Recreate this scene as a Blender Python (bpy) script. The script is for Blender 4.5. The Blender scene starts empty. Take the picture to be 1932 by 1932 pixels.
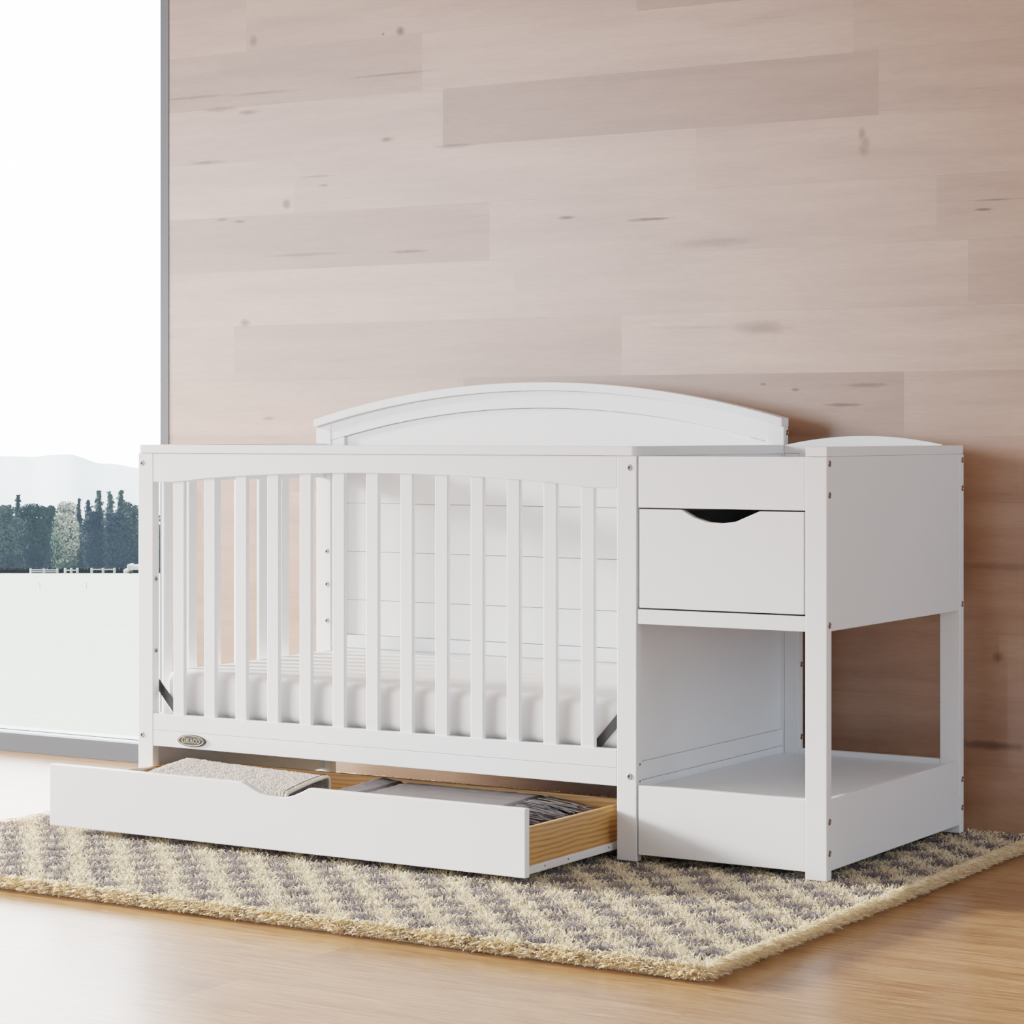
import bpy, bmesh, math, random
import numpy as np
from mathutils import Vector, Matrix, noise as mnoise

random.seed(7)
rng = np.random.default_rng(11)
SC = bpy.context.scene
COL = SC.collection
FLOOR_Z = -0.035          # the rug's pile top is z = 0
WALL_Y = 0.83

# ------------------------------------------------------------------ helpers
def link(o, parent=None):
    COL.objects.link(o)
    if parent is not None:
        o.parent = parent
    return o

def tag(o, label=None, cat=None, group=None, kind=None):
    if label: o['label'] = label
    if cat: o['category'] = cat
    if group: o['group'] = group
    if kind: o['kind'] = kind
    return o

def empty(name, loc, label, cat, group=None):
    o = bpy.data.objects.new(name, None)
    o.empty_display_size = 0.1
    o.location = loc
    link(o)
    return tag(o, label, cat, group)

def obj(name, bm, mat, parent=None, smooth=False):
    me = bpy.data.meshes.new(name)
    bmesh.ops.recalc_face_normals(bm, faces=bm.faces)
    if parent is not None:
        off = world_off(parent)
        bmesh.ops.translate(bm, vec=-off, verts=bm.verts)
    bm.to_mesh(me); bm.free()
    if smooth:
        for p in me.polygons: p.use_smooth = True
    o = bpy.data.objects.new(name, me)
    me.materials.append(mat)
    return link(o, parent)

def world_off(p):
    v = Vector((0, 0, 0))
    while p is not None:
        v += p.location
        p = p.parent
    return v

def bm_box(x0, x1, y0, y1, z0, z1, bev=0.0012, seg=2, bm=None):
    b = bmesh.new()
    bmesh.ops.create_cube(b, size=1.0)
    for v in b.verts:
        v.co = Vector(((x0 + x1) / 2 + v.co.x * (x1 - x0), (y0 + y1) / 2 + v.co.y * (y1 - y0), (z0 + z1) / 2 + v.co.z * (z1 - z0)))
    if bev > 0:
        bmesh.ops.bevel(b, geom=list(b.edges), offset=bev, segments=seg, affect='EDGES', profile=0.5)
    return merge(bm, b)

def merge(bm, b):
    if bm is None: return b
    me = bpy.data.meshes.new('tmp'); b.to_mesh(me); b.free()
    bm.from_mesh(me); bpy.data.meshes.remove(me)
    return bm

def box(name, parent, mat, *a, **k):
    return obj(name, bm_box(*a, **k), mat, parent)

def bm_prism(pts, y0, y1, bev=0.0012, axis='y', bm=None, seg=2):
    """polygon pts (a,b) extruded. axis y: pts are (x,z); axis x: pts are (y,z); axis z: pts are (x,y)"""
    b = bmesh.new()
    def co(p, t):
        if axis == 'y': return (p[0], t, p[1])
        if axis == 'x': return (t, p[0], p[1])
        return (p[0], p[1], t)
    f = [b.verts.new(co(p, y0)) for p in pts]
    g = [b.verts.new(co(p, y1)) for p in pts]
    b.faces.new(f); b.faces.new(g[::-1])
    n = len(pts)
    for i in range(n):
        b.faces.new((f[i], g[i], g[(i + 1) % n], f[(i + 1) % n]))
    bmesh.ops.recalc_face_normals(b, faces=b.faces)
    if bev > 0:
        es = [e for e in b.edges if len(e.link_faces) == 2 and e.calc_face_angle(0) > 0.5]
        bmesh.ops.bevel(b, geom=es, offset=bev, segments=seg, affect='EDGES', profile=0.5)
    return merge(bm, b)

def prism(name, parent, mat, pts, y0, y1, **k):
    return obj(name, bm_prism(pts, y0, y1, **k), mat, parent)

def bm_tube(pts, r, seg=8, bm=None, cap=True, radii=None):
    b = bmesh.new()
    pts = [Vector(p) for p in pts]
    rings = []
    up0 = None
    for i, p in enumerate(pts):
        d = (pts[min(i + 1, len(pts) - 1)] - pts[max(i - 1, 0)]).normalized()
        if up0 is None:
            up0 = Vector((0, 0, 1)) if abs(d.z) < 0.9 else Vector((1, 0, 0))
        s = d.cross(up0).normalized(); u = s.cross(d).normalized(); up0 = u
        rr = radii[i] if radii else r
        rings.append([b.verts.new(p + (s * math.cos(t) + u * math.sin(t)) * rr) for t in [2 * math.pi * k / seg for k in range(seg)]])
    for a, c in zip(rings, rings[1:]):
        for k in range(seg):
            b.faces.new((a[k], a[(k + 1) % seg], c[(k + 1) % seg], c[k]))
    if cap:
        b.faces.new(rings[0][::-1]); b.faces.new(rings[-1])
    return merge(bm, b)

def arc_z(x, xc, half, z_end, sag):
    R = half * half / (2 * sag) + sag / 2
    return z_end + sag - R + math.sqrt(max(R * R - (x - xc) ** 2, 0))

# ------------------------------------------------------------------ materials
def new_mat(name):
    m = bpy.data.materials.new(name); m.use_nodes = True
    nt = m.node_tree
    for n in list(nt.nodes): nt.nodes.remove(n)
    out = nt.nodes.new('ShaderNodeOutputMaterial')
    b = nt.nodes.new('ShaderNodeBsdfPrincipled')
    nt.links.new(b.outputs[0], out.inputs[0])
    return m, nt, b, out

def N(nt, typ, **kw):
    n = nt.nodes.new(typ)
    for k, v in kw.items():
        if k.startswith('i_'):
            n.inputs[int(k[2:])].default_value = v
        else:
            setattr(n, k, v)
    return n

def L(nt, a, b): nt.links.new(a, b)

def mixc(nt, fac, a, b, mode='MIX'):
    n = nt.nodes.new('ShaderNodeMix'); n.data_type = 'RGBA'; n.blend_type = mode
    for s, v in ((0, fac), (6, a), (7, b)):
        if hasattr(v, 'links') or hasattr(v, 'is_linked'): nt.links.new(v, n.inputs[s])
        else: n.inputs[s].default_value = v if not isinstance(v, tuple) else (*v, 1) if len(v) == 3 else v
    return n.outputs[2]

def math_n(nt, op, a, b=None, c=None, clamp=False):
    n = nt.nodes.new('ShaderNodeMath'); n.operation = op; n.use_clamp = clamp
    for i, v in enumerate((a, b, c)):
        if v is None: continue
        if hasattr(v, 'is_linked'): nt.links.new(v, n.inputs[i])
        else: n.inputs[i].default_value = v
    return n.outputs[0]

def ramp(nt, fac, stops):
    n = nt.nodes.new('ShaderNodeValToRGB')
    cr = n.color_ramp
    while len(cr.elements) < len(stops): cr.elements.new(0.5)
    for e, (p, c) in zip(cr.elements, stops):
        e.position = p; e.color = (*c, 1) if len(c) == 3 else c
    nt.links.new(fac, n.inputs[0])
    return n.outputs[0]

def simple(name, col, rough=0.4, var=0.03, scale=30, spec=0.5, metal=0.0, bump=0.0, stretch=(1, 1, 1)):
    m, nt, b, out = new_mat(name)
    tc = N(nt, 'ShaderNodeTexCoord'); mp = N(nt, 'ShaderNodeMapping')
    mp.inputs[3].default_value = stretch
    L(nt, tc.outputs['Object'], mp.inputs[0])
    no = N(nt, 'ShaderNodeTexNoise'); no.inputs['Scale'].default_value = scale; no.inputs['Detail'].default_value = 4
    L(nt, mp.outputs[0], no.inputs[0])
    lo = tuple(c * (1 - var) for c in col); hi = tuple(min(c * (1 + var), 1) for c in col)
    L(nt, ramp(nt, no.outputs[0], [(0.3, lo), (0.7, hi)]), b.inputs['Base Color'])
    b.inputs['Roughness'].default_value = rough
    b.inputs['Metallic'].default_value = metal
    b.inputs['Specular IOR Level'].default_value = spec
    if bump > 0:
        bp = N(nt, 'ShaderNodeBump'); bp.inputs['Strength'].default_value = bump; bp.inputs['Distance'].default_value = 0.002
        L(nt, no.outputs[0], bp.inputs['Height']); L(nt, bp.outputs[0], b.inputs['Normal'])
    return m

M = {}
M['white'] = simple('white_paint', (0.765, 0.785, 0.81), 0.38, 0.008, 14, 0.4)
M['cream'] = simple('mattress_cloth', (0.83, 0.83, 0.84), 0.85, 0.02, 8, 0.2, bump=0.04)
M['black'] = simple('black_metal', (0.016, 0.014, 0.015), 0.45, 0.1, 40)
M['bolt'] = simple('bronze_bolt', (0.34, 0.22, 0.17), 0.34, 0.12, 200, metal=0.85)
M['bolt_light'] = simple('nickel_bolt', (0.42, 0.38, 0.38), 0.4, 0.08, 200, metal=0.5)
M['dark'] = simple('bolt_hole', (0.05, 0.04, 0.04), 0.6, 0.1, 200)
M['frame'] = simple('grey_window_frame', (0.080, 0.088, 0.105), 0.42, 0.03, 20)
M['bead'] = simple('skylit_window_bead', (0.82, 0.84, 0.88), 0.4, 0.02, 20)  # white stands in for sky light on the grey frame's ledges
M['slide'] = simple('white_metal_slide', (0.66, 0.63, 0.62), 0.35, 0.03, 60)
M['badge_dark'] = simple('badge_dark_bronze', (0.022, 0.02, 0.02), 0.45, 0.2, 300, metal=0.2)
M['badge_gold'] = simple('badge_brass', (0.42, 0.34, 0.21), 0.4, 0.15, 300, metal=0.3)
M['grey_dark'] = simple('grey_board', (0.10, 0.10, 0.10), 0.6, 0.05, 30)
M['grey_mid'] = simple('grey_drawer_box', (0.45, 0.45, 0.45), 0.6, 0.05, 30)
M['strap'] = simple('beige_strap', (0.55, 0.47, 0.36), 0.8, 0.1, 400, bump=0.2)
M['bind'] = simple('beige_binding', (0.70, 0.60, 0.50), 0.75, 0.06, 300)
M['thread'] = simple('black_thread', (0.015, 0.015, 0.02), 0.7, 0.1, 300)
M['throw'] = simple('grey_throw_cloth', (0.115, 0.102, 0.107), 0.55, 0.16, 60, 0.5, bump=0.3, stretch=(0.6, 6, 1))
M['fringe'] = simple('grey_fringe', (0.06, 0.056, 0.063), 0.5, 0.55, 55, 0.5)
M['plaster'] = simple('plaster', (0.40, 0.37, 0.34), 0.8, 0.02, 6)
M['darkwall'] = simple('dark_wall_paint', (0.13, 0.11, 0.10), 0.8, 0.03, 6)  # kept dark to hold back light bouncing off the unseen wall
M['veh'] = simple('white_vehicle_paint', (0.85, 0.87, 0.9), 0.4, 0.03, 2)
M['tyre'] = simple('tyre_rubber', (0.10, 0.11, 0.13), 0.7, 0.05, 4)
M['fencew'] = simple('weathered_fence', (0.66, 0.72, 0.74), 0.7, 0.06, 2)
M['bark'] = simple('hazy_bark', (0.03, 0.042, 0.05), 0.9, 0.1, 2)

# blanket: nubby boucle
def mk_blanket():
    m, nt, b, out = new_mat('boucle_blanket')
    tc = N(nt, 'ShaderNodeTexCoord')
    vo = N(nt, 'ShaderNodeTexVoronoi'); vo.inputs['Scale'].default_value = 210
    L(nt, tc.outputs['Object'], vo.inputs[0])
    no = N(nt, 'ShaderNodeTexNoise'); no.inputs['Scale'].default_value = 120
    L(nt, tc.outputs['Object'], no.inputs[0])
    c = ramp(nt, vo.outputs['Distance'], [(0.0, (0.74, 0.66, 0.60)), (0.75, (0.46, 0.41, 0.38))])
    L(nt, mixc(nt, 0.25, c, no.outputs[1], 'SOFT_LIGHT'), b.inputs['Base Color'])
    b.inputs['Roughness'].default_value = 0.95; b.inputs['Specular IOR Level'].default_value = 0.1
    bp = N(nt, 'ShaderNodeBump'); bp.inputs['Strength'].default_value = 0.9; bp.inputs['Distance'].default_value = 0.003
    bp.invert = True
    L(nt, vo.outputs['Distance'], bp.inputs['Height']); L(nt, bp.outputs[0], b.inputs['Normal'])
    return m
M['blanket'] = mk_blanket()

# pine drawer boards: long flowing grain along local x (mapped)
def mk_pine(name, rot):
    m, nt, b, out = new_mat(name)
    tc = N(nt, 'ShaderNodeTexCoord'); mp = N(nt, 'ShaderNodeMapping'); mp.inputs[2].default_value = rot
    L(nt, tc.outputs['Object'], mp.inputs[0])
    sp = N(nt, 'ShaderNodeSeparateXYZ'); L(nt, mp.outputs[0], sp.inputs[0])
    n1 = N(nt, 'ShaderNodeTexNoise'); n1.inputs['Scale'].default_value = 2.2; n1.inputs['Detail'].default_value = 2
    m1 = N(nt, 'ShaderNodeMapping'); m1.inputs[3].default_value = (3.0, 10, 10); L(nt, mp.outputs[0], m1.inputs[0]); L(nt, m1.outputs[0], n1.inputs[0])
    n2 = N(nt, 'ShaderNodeTexNoise'); n2.inputs['Scale'].default_value = 40; n2.inputs['Detail'].default_value = 4
    m2 = N(nt, 'ShaderNodeMapping'); m2.inputs[3].default_value = (0.6, 9, 9); L(nt, mp.outputs[0], m2.inputs[0]); L(nt, m2.outputs[0], n2.inputs[0])
    zz = math_n(nt, 'MULTIPLY', sp.outputs[2], 620)
    ww = math_n(nt, 'MULTIPLY', n1.outputs[0], 9)
    s = math_n(nt, 'SINE', math_n(nt, 'ADD', zz, ww))
    s = math_n(nt, 'MULTIPLY_ADD', s, 0.5, 0.5)
    s = math_n(nt, 'MULTIPLY', s, math_n(nt, 'ADD', n2.outputs[0], 0.25))
    c = ramp(nt, s, [(0.0, (0.50, 0.255, 0.080)), (0.45, (0.43, 0.20, 0.055)), (0.95, (0.26, 0.105, 0.024))])
    L(nt, c, b.inputs['Base Color'])
    b.inputs['Roughness'].default_value = 0.45
    return m
M['pine_y'] = mk_pine('pine_side', (0, 0, math.radians(-90)))
M['pine_x'] = mk_pine('pine_back', (0, 0, 0))

# wood wall: per-plank tone in a colour attribute (r tone, g random, b local height)
KNOTS = [  # x, z, half length, half height, strength
 (0.191, 1.970, .012, .012, .7), (0.136, 1.967, .004, .004, .8), (1.255, 1.160, .062, .014, .42), (1.517, 1.612, .009, .013, .5), (1.526, 1.590, .009, .016, .4),
 (1.520, 1.575, .012, .014, .4), (0.951, 1.437, .055, .0035, .75), (0.90, 1.436, .02, .004, .5), (1.129, 1.372, .10, .010, .3), (0.706, 1.452, .022, .004, .7),
 (1.819, 1.419, .02, .003, .7), (0.148, 1.686, .018, .006, .6), (-0.187, 1.530, .012, .012, .6), (1.343, 1.009, .010, .004, .6),
 (1.258, 1.023, .008, .003, .6), (1.468, 0.972, .045, .004, .6), (1.53, 1.018, .05, .005, .45), (1.835, 0.188, .07, .010, .6), (1.855, 0.391, .012, .012, .5),
 (-0.30, 1.985, .012, .014, .5), (-0.32, 1.79, .03, .006, .5), (-0.27, 1.84, .10, .004, .35), (-0.50, 1.845, .10, .004, .4), (-0.42, 1.805, .05, .006, .4),
 (-0.47, 1.66, .05, .005, .5), (-0.35, 1.49, .02, .004, .55), (-0.41, 1.498, .018, .004, .5), (0.22, 1.385, .05, .004, .5), (-0.33, 1.21, .014, .010, .55),
 (0.36, 1.655, .06, .005, .4), (-0.08, 1.60, .05, .003, .4), (-0.06, 1.575, .014, .003, .5), (0.16, 1.858, .12, .003, .45), (-0.13, 1.39, .12, .004, .35),
 (1.72, 0.12, .05, .012, .45), (1.88, 0.60, .09, .008, .3), (1.05, 1.165, .10, .004, .22), (1.85, 1.44, .06, .002, .5), (-0.25, 0.945, .02, .004, .5), (-0.2, 0.86, .03, .008, .35)]
def mk_wall():
    m, nt, b, out = new_mat('wood_plank_wall')
    at = N(nt, 'ShaderNodeAttribute'); at.attribute_name = 'plank'
    sa = N(nt, 'ShaderNodeSeparateColor'); L(nt, at.outputs['Color'], sa.inputs[0])
    tc = N(nt, 'ShaderNodeTexCoord')
    cb = N(nt, 'ShaderNodeCombineXYZ')   # per-plank shift of the grain
    L(nt, math_n(nt, 'MULTIPLY', sa.outputs[1], 37.0), cb.inputs[0]); L(nt, math_n(nt, 'MULTIPLY', sa.outputs[1], 91.0), cb.inputs[2])
    va = N(nt, 'ShaderNodeVectorMath'); va.operation = 'ADD'; L(nt, tc.outputs['Object'], va.inputs[0]); L(nt, cb.outputs[0], va.inputs[1])
    def nz(scale, st, det=4, rough=0.55):
        mp = N(nt, 'ShaderNodeMapping'); mp.inputs[3].default_value = st; L(nt, va.outputs[0], mp.inputs[0])
        n = N(nt, 'ShaderNodeTexNoise'); n.inputs['Scale'].default_value = scale; n.inputs['Detail'].default_value = det; n.inputs['Roughness'].default_value = rough
        L(nt, mp.outputs[0], n.inputs[0]); return n
    broad = nz(3.0, (0.8, 1, 7), 3); fine = nz(24, (0.9, 1, 14), 6, 0.65); streak = nz(5, (0.7, 1, 14), 5, 0.6); speck = nz(150, (0.35, 1, 1.6), 3)
    base = ramp(nt, broad.outputs[0], [(0.28, (0.275, 0.125, 0.060)), (0.5, (0.34, 0.170, 0.092)), (0.72, (0.39, 0.215, 0.128))])
    base = mixc(nt, math_n(nt, 'MULTIPLY_ADD', fine.outputs[0], 2.0, -0.75, True), base, (0.78, 0.73, 0.70), 'MULTIPLY')
    base = mixc(nt, math_n(nt, 'MULTIPLY_ADD', speck.outputs[0], 0.8, -0.34, True), base, (0.75, 0.70, 0.66), 'MULTIPLY')
    dk = math_n(nt, 'SMOOTHSTEP' if False else 'MULTIPLY_ADD', streak.outputs[0], 5.0, -3.35, True)
    base = mixc(nt, math_n(nt, 'MULTIPLY', dk, 0.7), base, (0.36, 0.28, 0.26), 'MULTIPLY')
    # knots
    sx = N(nt, 'ShaderNodeSeparateXYZ'); L(nt, tc.outputs['Object'], sx.inputs[0])
    wob = N(nt, 'ShaderNodeTexNoise'); wob.inputs['Scale'].default_value = 40; wob.inputs['Detail'].default_value = 4; L(nt, tc.outputs['Object'], wob.inputs[0])
    wo = math_n(nt, 'MULTIPLY_ADD', wob.outputs[0], 1.9, 0.05)
    tot = None
    for (x, z, a, h, s) in KNOTS:
        dx = math_n(nt, 'MULTIPLY', math_n(nt, 'SUBTRACT', sx.outputs[0], x), 1 / (a * 1.35))
        dz = math_n(nt, 'MULTIPLY', math_n(nt, 'SUBTRACT', sx.outputs[2], z), 1 / (h * 1.35))
        d = math_n(nt, 'ADD', math_n(nt, 'MULTIPLY', dx, dx), math_n(nt, 'MULTIPLY', dz, dz))
        k = math_n(nt, 'MULTIPLY', math_n(nt, 'SUBTRACT', 1.0, math_n(nt, 'MULTIPLY', d, wo), None, True), s)
        tot = k if tot is None else math_n(nt, 'MAXIMUM', tot, k)
    base = mixc(nt, tot, base, (0.10, 0.07, 0.07), 'MULTIPLY')
    # plank tone, joints
    tone = ramp(nt, sa.outputs[0], [(0.0, (0.60, 0.55, 0.48)), (0.5, (1.0, 1.0, 1.0)), (1.0, (1.30, 1.36, 1.42))])
    base = mixc(nt, 1.0, base, tone, 'MULTIPLY')
    edge = math_n(nt, 'ABSOLUTE', math_n(nt, 'SUBTRACT', sa.outputs[2], 0.5))
    ed = math_n(nt, 'MULTIPLY_ADD', edge, 150, -74.2, True)
    base = mixc(nt, math_n(nt, 'MULTIPLY', ed, 0.6), base, (0.5, 0.4, 0.35), 'MULTIPLY')
    L(nt, base, b.inputs['Base Color'])
    b.inputs['Roughness'].default_value = 0.42
    b.inputs['IOR'].default_value = 1.5
    mk = math_n(nt, 'MAXIMUM', tot, math_n(nt, 'MULTIPLY', dk, .6))
    tn = math_n(nt, 'MULTIPLY_ADD', sa.outputs[0], .55, .72)
    L(nt, math_n(nt, 'MULTIPLY', tn, math_n(nt, 'MULTIPLY_ADD', mk, -WALL_SPEC * .75, WALL_SPEC)), b.inputs['Specular IOR Level'])
    bp = N(nt, 'ShaderNodeBump'); bp.inputs['Strength'].default_value = 0.05; bp.inputs['Distance'].default_value = 0.002
    L(nt, fine.outputs[0], bp.inputs['Height']); L(nt, bp.outputs[0], b.inputs['Normal'])
    return m
WALL_SPEC = 1.35
M['wall'] = mk_wall()

def mk_floor():
    m, nt, b, out = new_mat('oak_floor')
    tc = N(nt, 'ShaderNodeTexCoord')
    br = N(nt, 'ShaderNodeTexBrick'); br.offset = 0.37; br.inputs['Scale'].default_value = 1.0
    br.inputs['Brick Width'].default_value = 1.22; br.inputs['Row Height'].default_value = 0.19
    br.inputs['Mortar Size'].default_value = 0.0008; br.inputs['Mortar Smooth'].default_value = 0.3
    br.inputs['Color1'].default_value = (0.2, 0.2, 0.2, 1); br.inputs['Color2'].default_value = (0.8, 0.8, 0.8, 1); br.inputs['Mortar'].default_value = (0, 0, 0, 1)
    mp0 = N(nt, 'ShaderNodeMapping'); mp0.inputs[1].default_value = (-0.04, 0.057, 0); L(nt, tc.outputs['Object'], mp0.inputs[0]); L(nt, mp0.outputs[0], br.inputs[0])
    sb = N(nt, 'ShaderNodeSeparateColor'); L(nt, br.outputs[0], sb.inputs[0])
    cb = N(nt, 'ShaderNodeCombineXYZ'); L(nt, math_n(nt, 'MULTIPLY', sb.outputs[0], 23.0), cb.inputs[0]); L(nt, math_n(nt, 'MULTIPLY', sb.outputs[0], 7.0), cb.inputs[2])
    va = N(nt, 'ShaderNodeVectorMath'); va.operation = 'ADD'; L(nt, tc.outputs['Object'], va.inputs[0]); L(nt, cb.outputs[0], va.inputs[1])
    def nz(scale, st, det=5, rough=0.6, dist=0.0):
        mp = N(nt, 'ShaderNodeMapping'); mp.inputs[3].default_value = st; L(nt, va.outputs[0], mp.inputs[0])
        n = N(nt, 'ShaderNodeTexNoise'); n.inputs['Scale'].default_value = scale; n.inputs['Detail'].default_value = det
        n.inputs['Roughness'].default_value = rough; n.inputs['Distortion'].default_value = dist
        L(nt, mp.outputs[0], n.inputs[0]); return n
    broad = nz(2.0, (0.7, 6, 1), 3, 0.5, 0.6); fine = nz(14, (0.55, 7.0, 1), 6, 0.72); pore = nz(30, (0.38, 6.5, 1), 4, 0.7)
    c = ramp(nt, broad.outputs[0], [(0.25, (0.36, 0.178, 0.076)), (0.5, (0.46, 0.250, 0.118)), (0.75, (0.53, 0.315, 0.165))])
    c = mixc(nt, math_n(nt, 'MULTIPLY_ADD', fine.outputs[0], 4.0, -1.65, True), c, (0.58, 0.47, 0.37), 'MULTIPLY')
    c = mixc(nt, math_n(nt, 'MULTIPLY_ADD', pore.outputs[0], 6.0, -3.5, True), c, (0.72, 0.55, 0.40))
    c = mixc(nt, math_n(nt, 'MULTIPLY', br.outputs['Fac'], 0.5), c, (0.5, 0.4, 0.3), 'MULTIPLY')
    tone = ramp(nt, sb.outputs[0], [(0.2, (0.88, 0.86, 0.84)), (0.8, (1.1, 1.1, 1.1))])
    c = mixc(nt, 1.0, c, tone, 'MULTIPLY')
    L(nt, c, b.inputs['Base Color'])
    b.inputs['Roughness'].default_value = 0.31
    b.inputs['Specular IOR Level'].default_value = 0.7
    bp = N(nt, 'ShaderNodeBump'); bp.inputs['Strength'].default_value = 0.06; bp.inputs['Distance'].default_value = 0.001
    L(nt, fine.outputs[0], bp.inputs['Height']); L(nt, bp.outputs[0], b.inputs['Normal'])
    return m
M['floor'] = mk_floor()

def mk_attr(name, attr, rough=0.9, spec=0.1, noise_scale=0, trans=0.0):
    m, nt, b, out = new_mat(name)
    at = N(nt, 'ShaderNodeAttribute'); at.attribute_name = attr
    c = at.outputs['Color']
    if noise_scale:
        tc = N(nt, 'ShaderNodeTexCoord'); no = N(nt, 'ShaderNodeTexNoise'); no.inputs['Scale'].default_value = noise_scale
        L(nt, tc.outputs['Object'], no.inputs[0])
        c = mixc(nt, 0.35, c, no.outputs[0], 'SOFT_LIGHT')
    L(nt, c, b.inputs['Base Color'])
    b.inputs['Roughness'].default_value = rough; b.inputs['Specular IOR Level'].default_value = spec
    if trans:
        tl = N(nt, 'ShaderNodeBsdfTranslucent'); L(nt, c, tl.inputs[0])
        mx = N(nt, 'ShaderNodeMixShader'); mx.inputs[0].default_value = trans
        L(nt, b.outputs[0], mx.inputs[1]); L(nt, tl.outputs[0], mx.inputs[2]); L(nt, mx.outputs[0], out.inputs[0])
    return m
M['pile'] = mk_attr('rug_pile', 'tint', 0.9, 0.1, 300, .45)
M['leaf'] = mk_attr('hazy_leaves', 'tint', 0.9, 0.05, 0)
_b = M['leaf'].node_tree.nodes['Principled BSDF']; _b.inputs['Emission Color'].default_value = (.52, .74, 1.0, 1); _b.inputs['Emission Strength'].default_value = 0.10  # bluish glow stands in for distance haze over the leaves
M['rugbase'] = simple('rug_backing', (0.50, 0.42, 0.30), 0.9, 0.1, 80)

def mk_field():
    m, nt, b, out = new_mat('hazy_meadow')
    tc = N(nt, 'ShaderNodeTexCoord')
    n1 = N(nt, 'ShaderNodeTexNoise'); n1.inputs['Scale'].default_value = 0.35; n1.inputs['Detail'].default_value = 8; n1.inputs['Roughness'].default_value = 0.7
    L(nt, tc.outputs['Object'], n1.inputs[0])
    n2 = N(nt, 'ShaderNodeTexNoise'); n2.inputs['Scale'].default_value = 3.0; n2.inputs['Detail'].default_value = 6; n2.inputs['Roughness'].default_value = 0.75
    L(nt, tc.outputs['Object'], n2.inputs[0])
    c = ramp(nt, n1.outputs[0], [(0.3, FIELD_LO), (0.7, FIELD_HI)])
    c = mixc(nt, math_n(nt, 'MULTIPLY_ADD', n2.outputs[0], 2.2, -0.85, True), c, (0.86, 0.92, 0.88), 'MULTIPLY')
    L(nt, c, b.inputs['Base Color']); b.inputs['Roughness'].default_value = 1.0; b.inputs['Specular IOR Level'].default_value = 0.0
    return m
FIELD_LO, FIELD_HI = (0.72, 0.78, 0.70), (0.82, 0.85, 0.78)  # pale distance haze mixed into the grass colours
M['field'] = mk_field()
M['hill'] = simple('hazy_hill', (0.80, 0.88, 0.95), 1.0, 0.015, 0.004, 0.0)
_b = M['hill'].node_tree.nodes['Principled BSDF']; _b.inputs['Emission Color'].default_value = (.86, .93, 1.0, 1); _b.inputs['Emission Strength'].default_value = 2.2  # pale glow stands in for haze over the far hills

def mk_glass():
    m, nt, b, out = new_mat('window_glass')
    nt.nodes.remove(b)
    tr = N(nt, 'ShaderNodeBsdfTransparent'); tr.inputs[0].default_value = (0.985, 0.995, 0.99, 1)
    gl = N(nt, 'ShaderNodeBsdfGlossy'); gl.inputs['Roughness'].default_value = 0.02
    fr = N(nt, 'ShaderNodeFresnel'); fr.inputs[0].default_value = 1.12
    mx = N(nt, 'ShaderNodeMixShader')
    L(nt, fr.outputs[0], mx.inputs[0]); L(nt, tr.outputs[0], mx.inputs[1]); L(nt, gl.outputs[0], mx.inputs[2]); L(nt, mx.outputs[0], out.inputs[0])
    return m
M['glass'] = mk_glass()

# ------------------------------------------------------------------ room shell
def struct(name, bm, mat, parent=None):
    o = obj(name, bm, mat, parent)
    if parent is None: tag(o, kind='structure')
    return o

struct('floor', bm_box(-7, 6.2, -9, WALL_Y + 0.05, FLOOR_Z - 0.1, FLOOR_Z, bev=0), M['floor'])
struct('ceiling', bm_box(-7, 6.2, -9, WALL_Y + 0.2, 2.75, 2.9, bev=0), M['plaster'])
struct('wall_right', bm_box(6.0, 6.2, -9, WALL_Y + 0.2, FLOOR_Z, 2.75, bev=0), M['darkwall'])

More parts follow.
